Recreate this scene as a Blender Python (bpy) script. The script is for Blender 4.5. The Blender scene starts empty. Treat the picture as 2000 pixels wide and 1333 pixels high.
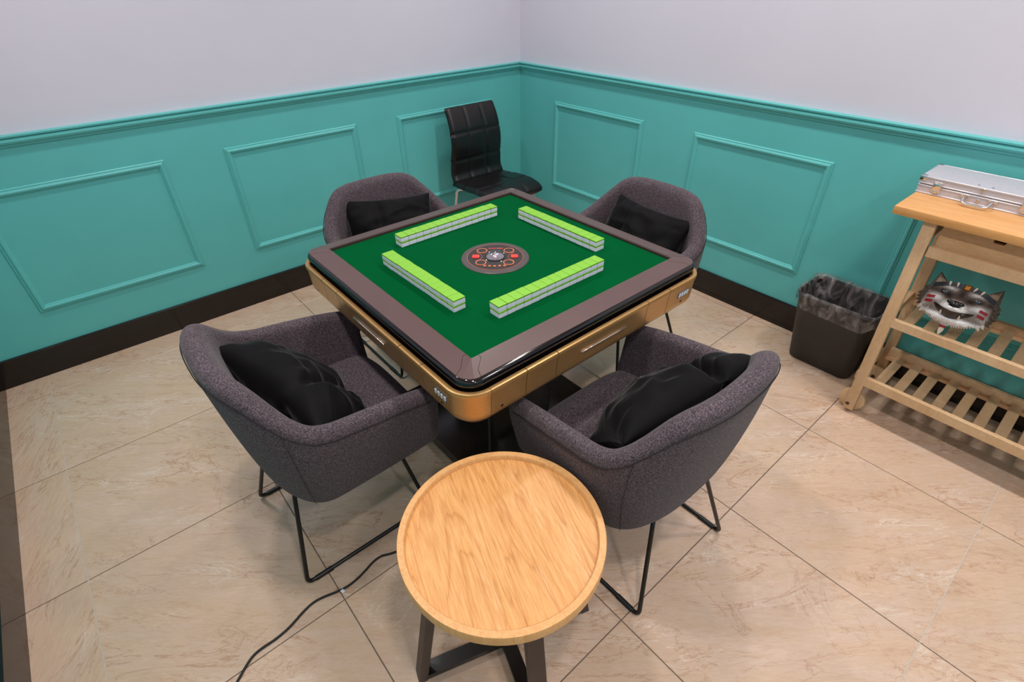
import bpy, bmesh, math, random
from mathutils import Vector, Matrix, noise as mnoise

random.seed(7)
scene = bpy.context.scene
COL = scene.collection
PI = math.pi

# ------------------------------------------------------------------ camera, world, exposure
cam_d = bpy.data.cameras.new('camera')
cam = bpy.data.objects.new('camera', cam_d)
COL.objects.link(cam)
cam_d.sensor_width = 36.0
cam_d.lens = 1016.85 * 36.0 / 2000.0
cam_d.clip_start = 0.02
CR = ((0.64745652, -0.44080084, 0.62168696),
      (0.76201183, 0.387021, -0.51918467),
      (-0.01174887, 0.80988232, 0.58647472))
M = Matrix.Identity(4)
for i in range(3):
    for j in range(3):
        M[i][j] = CR[i][j]
M[2][3] = 1.6
cam.matrix_world = M
scene.camera = cam

world = bpy.data.worlds.new('world')
scene.world = world
world.use_nodes = True
world.node_tree.nodes['Background'].inputs[0].default_value = (0.75, 0.82, 1.0, 1)
world.node_tree.nodes['Background'].inputs[1].default_value = 0.25

scene.view_settings.view_transform = 'Standard'
scene.view_settings.look = 'None'
scene.view_settings.exposure = 0.0
scene.view_settings.gamma = 1.0
scene.view_settings.use_curve_mapping = False

LAMP_W = 9.7            # watts of each ceiling downlight
LAMP_COL = (1.0, 0.94, 0.89)

# ------------------------------------------------------------------ material helpers
MATS = {}

def srgb(r, g, b):
    def f(c):
        c /= 255.0
        return c / 12.92 if c <= 0.04045 else ((c + 0.055) / 1.055) ** 2.4
    return (f(r), f(g), f(b), 1.0)

class NT:
    def __init__(self, name):
        self.m = bpy.data.materials.new(name)
        self.m.use_nodes = True
        self.t = self.m.node_tree
        self.b = self.t.nodes['Principled BSDF']
        MATS[name] = self.m
    def n(self, typ, **kw):
        nd = self.t.nodes.new(typ)
        for k, v in kw.items():
            if k in nd.inputs.keys() if isinstance(k, str) else False:
                nd.inputs[k].default_value = v
            else:
                setattr(nd, k, v)
        return nd
    def l(self, a, b):
        self.t.links.new(a, b)
    def set(self, **kw):
        names = dict(color='Base Color', rough='Roughness', metal='Metallic', spec='Specular IOR Level',
                     coat='Coat Weight', coatr='Coat Roughness', sheen='Sheen Weight', sheenr='Sheen Roughness',
                     alpha='Alpha', trans='Transmission Weight', ior='IOR', sheent='Sheen Tint')
        for k, v in kw.items():
            self.b.inputs[names[k]].default_value = v
    def coords(self, scale=(1, 1, 1), rot=(0, 0, 0), space='Object', random_off=0.0):
        tc = self.n('ShaderNodeTexCoord')
        mp = self.n('ShaderNodeMapping')
        mp.inputs['Scale'].default_value = scale
        mp.inputs['Rotation'].default_value = rot
        out = tc.outputs[space]
        if random_off:
            oi = self.n('ShaderNodeObjectInfo')
            mul = self.n('ShaderNodeVectorMath', operation='SCALE')
            comb = self.n('ShaderNodeCombineXYZ')
            self.l(oi.outputs['Random'], comb.inputs[0])
            m2 = self.n('ShaderNodeMath', operation='MULTIPLY')
            m2.inputs[1].default_value = 7.31
            self.l(oi.outputs['Random'], m2.inputs[0])
            self.l(m2.outputs[0], comb.inputs[1])
            self.l(comb.outputs[0], mul.inputs[0])
            mul.inputs['Scale'].default_value = random_off
            add = self.n('ShaderNodeVectorMath', operation='ADD')
            self.l(out, add.inputs[0]); self.l(mul.outputs[0], add.inputs[1])
            out = add.outputs[0]
        self.l(out, mp.inputs['Vector'])
        return mp.outputs[0]
    def noise(self, vec, scale=5, detail=4, rough=.5, dist=0):
        nd = self.n('ShaderNodeTexNoise')
        nd.inputs['Scale'].default_value = scale
        nd.inputs['Detail'].default_value = detail
        nd.inputs['Roughness'].default_value = rough
        nd.inputs['Distortion'].default_value = dist
        if vec is not None:
            self.l(vec, nd.inputs['Vector'])
        return nd.outputs['Fac']
    def ramp(self, fac, stops):
        nd = self.n('ShaderNodeValToRGB')
        el = nd.color_ramp.elements
        el[0].position, el[0].color = stops[0]
        el[1].position, el[1].color = stops[-1]
        for p, c in stops[1:-1]:
            e = el.new(p); e.color = c
        self.l(fac, nd.inputs[0])
        return nd.outputs[0]
    def mix(self, fac, a, b, typ='MIX'):
        nd = self.n('ShaderNodeMix', data_type='RGBA', blend_type=typ)
        for s, v in ((nd.inputs[0], fac), (nd.inputs[6], a), (nd.inputs[7], b)):
            if hasattr(v, 'is_linked'):
                self.l(v, s)
            else:
                s.default_value = v
        return nd.outputs[2]
    def bump(self, h, strength=.2, dist=.002):
        nd = self.n('ShaderNodeBump')
        nd.inputs['Strength'].default_value = strength
        nd.inputs['Distance'].default_value = dist
        self.l(h, nd.inputs['Height'])
        self.l(nd.outputs[0], self.b.inputs['Normal'])
    def color(self, sock):
        self.l(sock, self.b.inputs['Base Color'])

def shade(c, k):
    return (min(c[0] * k, 1), min(c[1] * k, 1), min(c[2] * k, 1), 1)

def simple(name, c, rough=.5, var=.08, scale=30, **kw):
    """plain surface with a faint procedural mottling"""
    t = NT(name)
    t.set(rough=rough, **kw)
    v = t.coords()
    f = t.noise(v, scale, 3)
    t.color(t.ramp(f, [(.3, shade(c, 1 - var)), (.7, shade(c, 1 + var))]))
    return t.m

def make_paint(name, c, rough, var=.05):
    t = NT(name)
    t.set(rough=rough, spec=.4)
    v = t.coords()
    f = t.noise(v, 2.2, 6, .6)
    t.color(t.ramp(f, [(.25, shade(c, 1 - var)), (.75, shade(c, 1 + var))]))
    f2 = t.noise(v, 160, 3)
    t.bump(f2, .06, .002)
    return t.m

TEAL = make_paint('teal_paint', srgb(96, 188, 187), .42)
WHITE = make_paint('white_paint', srgb(214, 212, 226), .6, .02)
CEIL = make_paint('ceiling_paint', srgb(238, 238, 238), .8, .02)

def make_marble(name, ang, pale=1.0):
    t = NT(name)
    t.set(rough=.17, spec=.5)
    v0 = t.coords(rot=(0, 0, ang), random_off=9.0)
    # stretch along the vein direction
    mp = t.n('ShaderNodeMapping'); mp.inputs['Scale'].default_value = (.9, 3.8, 1)
    t.l(v0, mp.inputs['Vector'])
    vs = mp.outputs[0]
    broad = t.noise(vs, 2.6, 8, .62, 1.2)
    c0 = t.ramp(broad, [(.25, srgb(199, 165, 137)), (.45, srgb(210, 180, 154)), (.6, srgb(213, 184, 164)), (.78, srgb(224, 202, 184))])
    # soft grey-pink clouds, not stretched
    cloud = t.noise(v0, 5.5, 6, .6, .6)
    c0 = t.mix(t.ramp(cloud, [(.42, (0, 0, 0, 1)), (.7, (.5, .5, .5, 1))]), c0, srgb(196, 172, 156))
    def vein(scale, dist, level, width, gate_scale, g0, g1, strength, col, base, src):
        n = t.noise(src, scale, 10, .62, dist)
        a = t.n('ShaderNodeMath', operation='SUBTRACT'); t.l(n, a.inputs[0]); a.inputs[1].default_value = level
        b = t.n('ShaderNodeMath', operation='ABSOLUTE'); t.l(a.outputs[0], b.inputs[0])
        m = t.ramp(b.outputs[0], [(0.0, (1, 1, 1, 1)), (width, (.18, .18, .18, 1)), (width * 3, (0, 0, 0, 1))])
        gn = t.noise(src, gate_scale, 3, .5)
        gm = t.ramp(gn, [(g0, (0, 0, 0, 1)), (g1, (1, 1, 1, 1))])
        f = t.n('ShaderNodeMath', operation='MULTIPLY'); t.l(t.mix(1.0, m, gm, 'MULTIPLY'), f.inputs[0]); f.inputs[1].default_value = strength
        return t.mix(f.outputs[0], base, col)
    c1 = vein(1.7, 2.0, .50, .009, 1.3, .41, .55, .8, srgb(164, 110, 70), c0, vs)
    c1 = vein(3.1, 1.6, .47, .010, 2.1, .46, .60, .7, srgb(178, 130, 92), c1, vs)
    c1 = vein(1.2, 2.6, .53, .004, 1.1, .46, .6, .6, srgb(150, 104, 72), c1, v0)
    c2 = vein(4.2, 1.6, .54, .012, 2.6, .52, .64, .75, srgb(238, 229, 219), c1, vs)
    c2 = vein(2.0, 2.2, .56, .005, 1.6, .5, .62, .6, srgb(236, 226, 216), c2, v0)
    fine = t.noise(vs, 30, 5, .7, .6)
    c3 = t.mix(.25, c2, t.ramp(fine, [(.3, srgb(188, 156, 130)), (.7, srgb(230, 210, 193))]))
    t.color(c3)
    rr = t.ramp(broad, [(.3, (.12, .12, .12, 1)), (.7, (.22, .22, .22, 1))])
    t.l(rr, t.b.inputs['Roughness'])
    return t.m

MARBLE = make_marble('marble_floor_tile', math.radians(-50))
MARBLE_B = make_marble('marble_border_tile', math.radians(25))
GROUT = simple('dark_grout', srgb(112, 96, 84), .85, .1, 60)
GROUT_L = simple('light_grout', srgb(196, 184, 172), .85, .06, 60)
BASEB = simple('black_baseboard', srgb(26, 20, 18), .12, .1, 8, spec=.5)

def make_wood(name, ca, cb, cc, scale=(1, 14, 14), rot=(0, 0, 0), rough=.42, ring=6, spec=.4, worn=0):
    t = NT(name)
    t.set(rough=rough, spec=spec)
    v = t.coords(scale=scale, rot=rot, random_off=3.0)
    n1 = t.noise(v, ring * .5, 7, .6, .8)
    c0 = t.ramp(n1, [(.3, ca), (.5, cb), (.72, cc)])
    n2 = t.noise(v, ring * 6, 4, .6)
    c1 = t.mix(.22, c0, t.ramp(n2, [(.35, shade(ca, .72)), (.65, cc)]))
    if worn:
        n3 = t.noise(v, 2.4, 8, .75, .5)
        m3 = t.ramp(n3, [(.58, (0, 0, 0, 1)), (.75, (worn, worn, worn, 1))])
        c1 = t.mix(m3, c1, srgb(222, 178, 132))
    t.color(c1)
    t.bump(n2, .08, .001)
    return t.m

BIRCH = make_wood('birch_wood', srgb(206, 166, 122), srgb(214, 178, 138), srgb(222, 190, 152), (3, 3, 1.2))
BLOCK = make_wood('butcher_block_wood', srgb(205, 146, 84), srgb(216, 160, 98), srgb(226, 176, 118), (1.5, 16, 16), rough=.32)

def make_oak(name, scale, rot):
    """oak top with cathedral grain"""
    t = NT(name)
    t.set(rough=.38, spec=.4)
    v = t.coords(rot=rot)
    mp = t.n('ShaderNodeMapping'); mp.inputs['Scale'].default_value = scale
    t.l(v, mp.inputs['Vector'])
    vs = mp.outputs[0]
    base = t.noise(vs, 1.6, 3, .45, .3)
    mul = t.n('ShaderNodeMath', operation='MULTIPLY'); t.l(base, mul.inputs[0]); mul.inputs[1].default_value = 10.0
    fr = t.n('ShaderNodeMath', operation='FRACT'); t.l(mul.outputs[0], fr.inputs[0])
    rings = t.ramp(fr.outputs[0], [(0, srgb(190, 128, 66)), (.14, srgb(213, 152, 88)), (.55, srgb(222, 165, 102)), (.93, srgb(214, 152, 86)), (1, srgb(190, 128, 66))])
    mp2 = t.n('ShaderNodeMapping'); mp2.inputs['Scale'].default_value = (6, 90, 6)
    t.l(v, mp2.inputs['Vector'])
    pores = t.noise(mp2.outputs[0], 3, 4, .6)
    c1 = t.mix(.3, rings, t.ramp(pores, [(.35, srgb(168, 108, 52)), (.6, srgb(232, 180, 120))]))
    worn = t.noise(vs, 3.2, 8, .75, .6)
    wm = t.ramp(worn, [(.56, (0, 0, 0, 1)), (.74, (.6, .6, .6, 1))])
    pg = t.mix(1.0, wm, t.ramp(pores, [(.45, (0, 0, 0, 1)), (.6, (1, 1, 1, 1))]), 'MULTIPLY')
    t.color(t.mix(pg, c1, srgb(236, 208, 178)))
    t.bump(pores, .08, .001)
    return t.m

OAK = make_oak('oak_tray_top', (.8, 7, 1), (0, 0, math.radians(19)))
OAK_RIM = make_wood('oak_tray_rim', srgb(208, 148, 88), srgb(220, 166, 106), srgb(230, 182, 126), (26, 26, 3), rough=.4)

def make_fabric():
    t = NT('charcoal_chair_fabric')
    t.set(rough=.95, spec=.1, sheen=.12, sheenr=.5)
    v = t.coords(scale=(1, 1, 3.5), random_off=2)
    n1 = t.noise(v, 190, 3, .75)
    v2 = t.coords(scale=(2.5, 2.5, 1), rot=(.5, .4, 0))
    n2 = t.noise(v2, 150, 3, .75)
    ca, cb, cc = srgb(22, 19, 23), srgb(70, 62, 69), srgb(140, 126, 132)
    c1 = t.ramp(n1, [(.34, ca), (.5, cb), (.68, cc)])
    c2 = t.ramp(n2, [(.34, ca), (.5, cb), (.68, cc)])
    t.color(t.mix(.45, c1, c2))
    t.bump(n1, .5, .0015)
    return t.m
FABRIC = make_fabric()
SEAM = simple('dark_seam_thread', srgb(34, 28, 32), .9)

def make_velvet():
    t = NT('black_velvet')
    t.set(rough=.7, spec=.12, sheen=.16, sheenr=.3)
    v = t.coords()
    n = t.noise(v, 9, 4)
    t.color(t.ramp(n, [(.3, srgb(6, 6, 8)), (.7, srgb(13, 12, 15))]))
    n2 = t.noise(v, 300, 2)
    t.bump(n2, .15, .001)
    return t.m
VELVET = make_velvet()
BLACKMETAL = simple('black_powder_coat', srgb(14, 13, 14), .32, .1, 40, spec=.5)
BROWNMETAL = simple('dark_brown_metal_leg', srgb(62, 46, 40), .5, .1, 20)

def make_leather():
    t = NT('black_leatherette')
    t.set(rough=.36, spec=.45)
    v = t.coords()
    n = t.noise(v, 6, 3)
    t.color(t.ramp(n, [(.3, srgb(15, 13, 14)), (.7, srgb(26, 22, 23))]))
    n2 = t.noise(v, 240, 4, .6)
    t.bump(n2, .18, .001)
    return t.m
LEATHER = make_leather()
CHROME = simple('chrome', (.74, .74, .76, 1), .2, .03, 10, metal=1.0)
ALU = simple('brushed_aluminium', srgb(216, 215, 224), .36, .05, 60, metal=.5)
ALU_PANEL = simple('silver_case_panel', srgb(196, 194, 204), .42, .03, 90, metal=.2)

def make_felt():
    t = NT('green_felt')
    t.set(rough=1.0, spec=.03)
    v = t.coords()
    n = t.noise(v, 420, 3, .7)
    n1 = t.noise(v, 5, 4)
    c = t.mix(.5, t.ramp(n, [(.3, srgb(0, 66, 30)), (.7, srgb(1, 92, 48))]), t.ramp(n1, [(.3, srgb(0, 74, 35)), (.7, srgb(0, 84, 43))]))
    t.color(c)
    t.bump(n, .2, .001)
    return t.m
FELT = make_felt()
RIM = simple('brown_satin_rim', srgb(90, 69, 68), .34, .04, 12, spec=.5)
RIMIN = simple('dark_brown_rim_edge', srgb(62, 42, 42), .5, .05, 12)
GLOSSBLACK = simple('gloss_black_plastic', srgb(12, 11, 12), .08, .05, 10, spec=.6)

def make_gold():
    t = NT('gold_metallic_paint')
    t.set(rough=.33, metal=.6, spec=.5)
    v = t.coords()
    n = t.noise(v, 500, 2)
    t.color(t.ramp(n, [(.3, srgb(186, 142, 86)), (.7, srgb(206, 164, 108))]))
    return t.m
GOLD = make_gold()
SILVER = simple('silver_trim', (.85, .85, .87, 1), .2, .03, 10, metal=.9)
TILEW = simple('white_mahjong_resin', srgb(220, 228, 242), .35, .02, 20, spec=.5)
TILEG = simple('lime_mahjong_back', srgb(126, 190, 52), .35, .03, 20, spec=.5)
TILED = simple('green_mahjong_band', srgb(70, 140, 40), .35, .03, 20)
DISC = simple('console_grey_plastic', srgb(74, 66, 66), .4, .05, 20)
DISC2 = simple('console_dark_plastic', srgb(38, 35, 36), .45, .05, 20)
COPPER = simple('copper_ring', srgb(208, 122, 84), .35, .05, 20, metal=.3)
REDBTN = simple('red_button', srgb(226, 62, 48), .4, .05, 20)
LEDW = simple('white_indicator', srgb(245, 245, 250), .3, .02)
BLACKPL = simple('matt_black_plastic', srgb(30, 27, 26), .5, .15, 14)
RUBBER = simple('black_rubber', srgb(18, 17, 17), .6, .1, 30)
DISPLAY = simple('display_window', srgb(96, 104, 116), .15, .05, 30)
DIGIT = simple('display_digit', srgb(222, 230, 238), .3, .02)
UNDER = simple('dark_underframe', srgb(50, 42, 37), .2, .1, 12)
PAPER = simple('white_paper', srgb(235, 232, 240), .8, .03)
DRAWER_SHADE = simple('drawer_inside_shade', srgb(30, 20, 12), .9, .1)  # shade inside the drawer, put into the colour as near-black
ORANGEW = make_wood('warm_drawer_birch', srgb(204, 160, 112), srgb(212, 172, 128), srgb(220, 184, 144), (1.2, 3, 3))

def make_bag():
    t = NT('clear_bin_liner')
    t.set(rough=.22, spec=.6)
    v = t.coords(scale=(1, 1, .4))
    n = t.noise(v, 24, 5, .6, .8)
    t.color(t.ramp(n, [(.3, srgb(70, 66, 70)), (.7, srgb(186, 178, 178))]))
    a = t.ramp(n, [(.40, (.14, .14, .14, 1)), (.68, (.62, .62, .62, 1))])
    t.l(a, t.b.inputs['Alpha'])
    t.bump(n, .9, .02)
    return t.m
BAG = make_bag()

def make_glass():
    m = bpy.data.materials.new('clear_dome_plastic')
    m.use_nodes = True
    t = m.node_tree
    t.nodes.clear()
    o = t.nodes.new('ShaderNodeOutputMaterial')
    mx = t.nodes.new('ShaderNodeMixShader')
    tr = t.nodes.new('ShaderNodeBsdfTransparent')
    gl = t.nodes.new('ShaderNodeBsdfGlossy')
    gl.inputs['Roughness'].default_value = .12
    ns = t.nodes.new('ShaderNodeTexNoise'); ns.inputs['Scale'].default_value = 4
    rp = t.nodes.new('ShaderNodeValToRGB')
    rp.color_ramp.elements[0].color = (.05, .05, .05, 1)
    rp.color_ramp.elements[1].color = (.09, .09, .09, 1)
    t.links.new(ns.outputs['Fac'], rp.inputs[0]); t.links.new(rp.outputs[0], mx.inputs[0])
    t.links.new(tr.outputs[0], mx.inputs[1]); t.links.new(gl.outputs[0], mx.inputs[2])
    t.links.new(mx.outputs[0], o.inputs[0])
    return m
DOME = make_glass()

# ------------------------------------------------------------------ mesh helpers
def mk(name, verts, faces, mat, parent=None, smooth=False, angle=None):
    me = bpy.data.meshes.new(name)
    me.from_pydata([tuple(v) for v in verts], [], faces)
    bm = bmesh.new(); bm.from_mesh(me)
    bmesh.ops.recalc_face_normals(bm, faces=bm.faces)
    bm.to_mesh(me); bm.free()
    return link(name, me, mat, parent, smooth, angle)

def link(name, me, mat, parent=None, smooth=False, angle=None):
    if mat is not None:
        for m_ in (mat if isinstance(mat, (list, tuple)) else [mat]):
            me.materials.append(m_)
    if smooth:
        for p in me.polygons:
            p.use_smooth = True
        if angle is not None:
            try:
                me.set_sharp_from_angle(angle=math.radians(angle))
            except Exception:
                pass
    o = bpy.data.objects.new(name, me)
    COL.objects.link(o)
    o.parent = parent
    return o

def empty(name, loc=(0, 0, 0), rz=0.0):
    o = bpy.data.objects.new(name, None)
    COL.objects.link(o)
    o.location = loc
    o.rotation_euler = (0, 0, rz)
    o.empty_display_size = .05
    return o

def tag(o, label, cat, group=None):
    o['label'] = label
    o['category'] = cat
    if group:
        o['group'] = group
    return o

def structure(o):
    o['kind'] = 'structure'
    return o

def box_mesh(name, lo, hi, bevel=0.0, seg=2):
    bm = bmesh.new()
    bmesh.ops.create_cube(bm, size=1)
    for v in bm.verts:
        for i in range(3):
            v.co[i] = lo[i] + (v.co[i] + .5) * (hi[i] - lo[i])
    if bevel > 0:
        bmesh.ops.bevel(bm, geom=list(bm.edges), offset=bevel, segments=seg, profile=.5, affect='EDGES')
    me = bpy.data.meshes.new(name)
    bm.to_mesh(me); bm.free()
    return me

def box(name, lo, hi, mat, parent=None, bevel=0.0, seg=2):
    return link(name, box_mesh(name, lo, hi, bevel, seg), mat, parent, bevel > 0, 40)

def prism(name, pts, z0, z1, mat, parent=None, smooth=False):
    n = len(pts)
    V = [(p[0], p[1], z0) for p in pts] + [(p[0], p[1], z1) for p in pts]
    Fc = [list(range(n))[::-1], list(range(n, 2 * n))]
    Fc += [[i, (i + 1) % n, n + (i + 1) % n, n + i] for i in range(n)]
    return mk(name, V, Fc, mat, parent, smooth, 35)

def loft(rings, closed_ring=True, caps=True, closed_path=False):
    V = []; Fc = []
    n = len(rings[0])
    for r in rings:
        V += [tuple(p) for p in r]
    m = len(rings)
    for i in range(m if closed_path else m - 1):
        a = i * n; b = ((i + 1) % m) * n
        for j in range(n if closed_ring else n - 1):
            k = (j + 1) % n
            Fc.append([a + j, a + k, b + k, b + j])
    if caps and not closed_path and closed_ring:
        Fc.append(list(range(n))[::-1])
        Fc.append(list(range((m - 1) * n, m * n)))
    return V, Fc

def fillet(pts, r, seg=5):
    """round the inner corners of a 3-D polyline"""
    P = [Vector(p) for p in pts]
    out = [P[0]]
    for i in range(1, len(P) - 1):
        a = (P[i - 1] - P[i]); b = (P[i + 1] - P[i])
        la, lb = a.length, b.length
        a.normalize(); b.normalize()
        rr = min(r, la * .45, lb * .45)
        p0 = P[i] + a * rr; p1 = P[i] + b * rr
        for k in range(seg + 1):
            t = k / seg
            out.append(p0 * (1 - t) ** 2 + P[i] * 2 * t * (1 - t) + p1 * t * t)
    out.append(P[-1])
    return out

def tube_data(pts, r, n=10, closed=False):
    P = [Vector(p) for p in pts]
    m = len(P)
    rings = []
    up = None
    for i in range(m):
        if closed:
            t = P[(i + 1) % m] - P[i - 1]
        else:
            t = P[min(i + 1, m - 1)] - P[max(i - 1, 0)]
        t.normalize()
        if up is None:
            ref = Vector((0, 0, 1)) if abs(t.z) < .9 else Vector((1, 0, 0))
            up = (ref - t * ref.dot(t)).normalized()
        else:
            up = (up - t * up.dot(t)).normalized()
        sd = t.cross(up)
        rad = r[i] if isinstance(r, (list, tuple)) else r
        rings.append([P[i] + (up * math.cos(2 * PI * k / n) + sd * math.sin(2 * PI * k / n)) * rad for k in range(n)])
    return loft(rings, True, True, closed)

def tube(name, pts, r, mat, parent=None, n=10, closed=False):
    V, Fc = tube_data(pts, r, n, closed)
    return mk(name, V, Fc, mat, parent, True, 50)

def catmull(pts, k=8):
    P = [Vector(p) for p in pts]
    out = []
    for i in range(len(P) - 1):
        p0 = P[max(i - 1, 0)]; p1 = P[i]; p2 = P[i + 1]; p3 = P[min(i + 2, len(P) - 1)]
        for j in range(k):
            t = j / k
            out.append(.5 * ((2 * p1) + (p2 - p0) * t + (2 * p0 - 5 * p1 + 4 * p2 - p3) * t * t + (3 * p1 - p0 - 3 * p2 + p3) * t ** 3))
    out.append(P[-1])
    return out

def lathe(name, prof, mat, parent=None, n=48, loc=(0, 0, 0), smooth=True, angle=35):
    rings = []
    for k in range(n):
        a = 2 * PI * k / n
        rings.append([(loc[0] + r * math.cos(a), loc[1] + r * math.sin(a), loc[2] + z) for r, z in prof])
    V, Fc = loft(rings, False, False, True)
    me = bpy.data.meshes.new(name)
    me.from_pydata(V, [], Fc)
    bm = bmesh.new(); bm.from_mesh(me)
    bmesh.ops.remove_doubles(bm, verts=bm.verts, dist=1e-6)
    bmesh.ops.recalc_face_normals(bm, faces=bm.faces)
    bm.to_mesh(me); bm.free()
    return link(name, me, mat, parent, smooth, angle)

def rrect(hx, hy, r, seg=8, cx=0.0, cy=0.0):
    """rounded rectangle outline, counter-clockwise"""
    pts = []
    for (sx, sy, a0) in ((1, -1, -PI / 2), (1, 1, 0), (-1, 1, PI / 2), (-1, -1, PI)):
        for k in range(seg + 1):
            a = a0 + (PI / 2) * k / seg
            pts.append((cx + sx * (hx - r) + r * math.cos(a), cy + sy * (hy - r) + r * math.sin(a)))
    return pts

def smooth01(t):
    t = max(0.0, min(1.0, t))
    return t * t * (3 - 2 * t)

def lerp(a, b, t):
    return a + (b - a) * t

# ------------------------------------------------------------------ room shell
WX, WY, WN, WB, CZ = -2.983, 2.599, -0.645, 1.75, 2.75
RAIL0, RAIL1, BBH = 1.026, 1.068, 0.14

# floor : slab of grout with each marble tile laid on it
floor = structure(box('floor', (WX - .1, WN - .1, -.05), (WB + .1, WY + .1, -.0015), GROUT))
GX = [-2.798 + .602 * k for k in range(8)]
GY = [-.470 + .6035 * k for k in range(6)]
xs = [WX] + GX + [WB]
ys = [WN] + GY + [WY]
shared = {}
for i in range(len(xs) - 1):
    for j in range(len(ys) - 1):
        x0, x1, y0, y1 = xs[i], xs[i + 1], ys[j], ys[j + 1]
        if x1 - x0 < .01 or y1 - y0 < .01:
            continue
        sx, sy = round((x1 - x0) - .0034, 4), round((y1 - y0) - .0034, 4)
        border = (j == 0)
        key = (sx, sy, border)
        if key not in shared:
            me = box_mesh('marble_tile', (-sx / 2, -sy / 2, -.006), (sx / 2, sy / 2, 0), .0006, 1)
            me.materials.append(MARBLE_B if border else MARBLE)
            shared[key] = me
        o = bpy.data.objects.new('marble_tile', shared[key])
        COL.objects.link(o)
        o.location = ((x0 + x1) / 2, (y0 + y1) / 2, 0)
        o.parent = floor
for (a, b, c, d) in ((WX, WB, GY[0] - .0017, GY[0] + .0017),):
    box('light_grout_line', (a, c, -.003), (b, d, -.0006), GROUT_L, floor)
box('light_grout_line', (GX[5] - .0017, GY[0] + .002, -.003), (GX[5] + .0017, WY, -.0006), GROUT_L, floor)
box('light_grout_line', (GX[0] - .0017, GY[0] + .002, -.003), (GX[0] + .0017, WY, -.0006), GROUT_L, floor)

structure(box('ceiling', (WX - .1, WN - .1, CZ), (WB + .1, WY + .1, CZ + .1), CEIL))

def wall(name, axis, pos, outward, a0, a1):
    """wall slab with a teal wainscot band below and white plaster above"""
    V = []; Fc = []; idx = []
    p2 = pos + outward * .1
    for (z0, z1, mi) in ((-.05, 1.04, 0), (1.04, CZ + .1, 1)):
        b = len(V)
        for z in (z0, z1):
            for (p, a) in ((pos, a0), (pos, a1), (p2, a1), (p2, a0)):
                V.append((p, a, z) if axis == 0 else (a, p, z))
        for q in ((0, 1, 5, 4), (1, 2, 6, 5), (2, 3, 7, 6), (3, 0, 4, 7)) + (((0, 1, 2, 3),) if mi == 0 else ((4, 5, 6, 7),)):
            Fc.append([b + k for k in q]); idx.append(mi)
    me = bpy.data.meshes.new(name)
    me.from_pydata(V, [], Fc)
    me.materials.append(TEAL); me.materials.append(WHITE)
    for p, mi in zip(me.polygons, idx):
        p.material_index = mi
    bm = bmesh.new(); bm.from_mesh(me)
    bmesh.ops.remove_doubles(bm, verts=bm.verts, dist=1e-5)
    bmesh.ops.recalc_face_normals(bm, faces=bm.faces)
    bm.to_mesh(me); bm.free()
    o = bpy.data.objects.new(name, me)
    COL.objects.link(o)
    return structure(o)

wall_left = wall('wall_left', 0, WX, -1, WN, WY)
wall_right = wall('wall_right', 1, WY, 1, WX, WB)
wall_front = wall('wall_front', 1, WN, -1, WX, WB)
wall_back = wall('wall_back', 0, WB, 1, WN, WY)

def on_wall(axis, pos, sgn):
    """maps (along, depth, z) to world, depth measured into the room"""
    if axis == 0:
        return lambda a, d, z: (pos + sgn * d, a, z)
    return lambda a, d, z: (a, pos + sgn * d, z)

RAILP = [(0, 1.022), (.007, 1.023), (.010, 1.032), (.019, 1.036), (.023, 1.044), (.022, 1.053), (.016, 1.0565), (.018, 1.059), (.025, 1.0605), (.026, 1.067), (.022, 1.069), (0, 1.070)]
BASEP = [(0, -.001), (.012, -.001), (.012, BBH - .004), (.009, BBH), (0, BBH)]
WALLS = [('left', wall_left, 0, WX, 1, WN, WY), ('right', wall_right, 1, WY, -1, WX, WB),
         ('front', wall_front, 1, WN, 1, WX, WB), ('back', wall_back, 0, WB, -1, WN, WY)]
for wi, (side, wo, ax, pos, sg, a0, a1) in enumerate(WALLS):
    f = on_wall(ax, pos, sg)
    for (nm, prof, mt) in (('trim_%d' % (wi + 1), RAILP, TEAL), ('baseboard_' + side, BASEP, BASEB)):
        rings = []
        for (a, s) in ((a0, 1), (a1, -1)):
            rings.append([f(a + s * d, d, z) for d, z in prof])   # mitred at the room's corners
        V, Fc = loft(rings, True, True)
        structure(mk(nm, V, Fc, mt, None, False))

MOULD = [(0, 0), (.0, .004), (.004, .0075), (.008, .0065), (.010, .010), (.016, .0135), (.022, .0125), (.026, .007), (.030, .0055), (.033, 0)]
def panel(wo, ax, pos, sg, a0, a1, z0=.312, z1=.869):
    f = on_wall(ax, pos, sg)
    rings = []
    for (ca, cz, sa, sz) in ((a0, z0, 1, 1), (a1, z0, -1, 1), (a1, z1, -1, -1), (a0, z1, 1, -1)):
        rings.append([f(ca + sa * w, d, cz + sz * w) for w, d in MOULD])
    V, Fc = loft(rings, False, False, True)
    return mk('panel_moulding', V, Fc, TEAL, wo, False)
for a0, a1 in ((-.362, .354), (.624, 1.346), (1.612, 2.334)):
    panel(wall_left, 0, WX, 1, a0, a1)
for a0, a1 in ((-2.632, -1.908), (-1.575, -.857), (-.507, .212), (.56, 1.28)):
    panel(wall_right, 1, WY, -1, a0, a1)
for a0, a1 in ((-2.6, -1.9), (-1.57, -.86), (-.5, .21), (.56, 1.28)):
    panel(wall_front, 1, WN, 1, a0, a1)
for a0, a1 in ((-.3, .4), (.65, 1.35), (1.6, 2.3)):
    panel(wall_back, 0, WB, -1, a0, a1)

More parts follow.
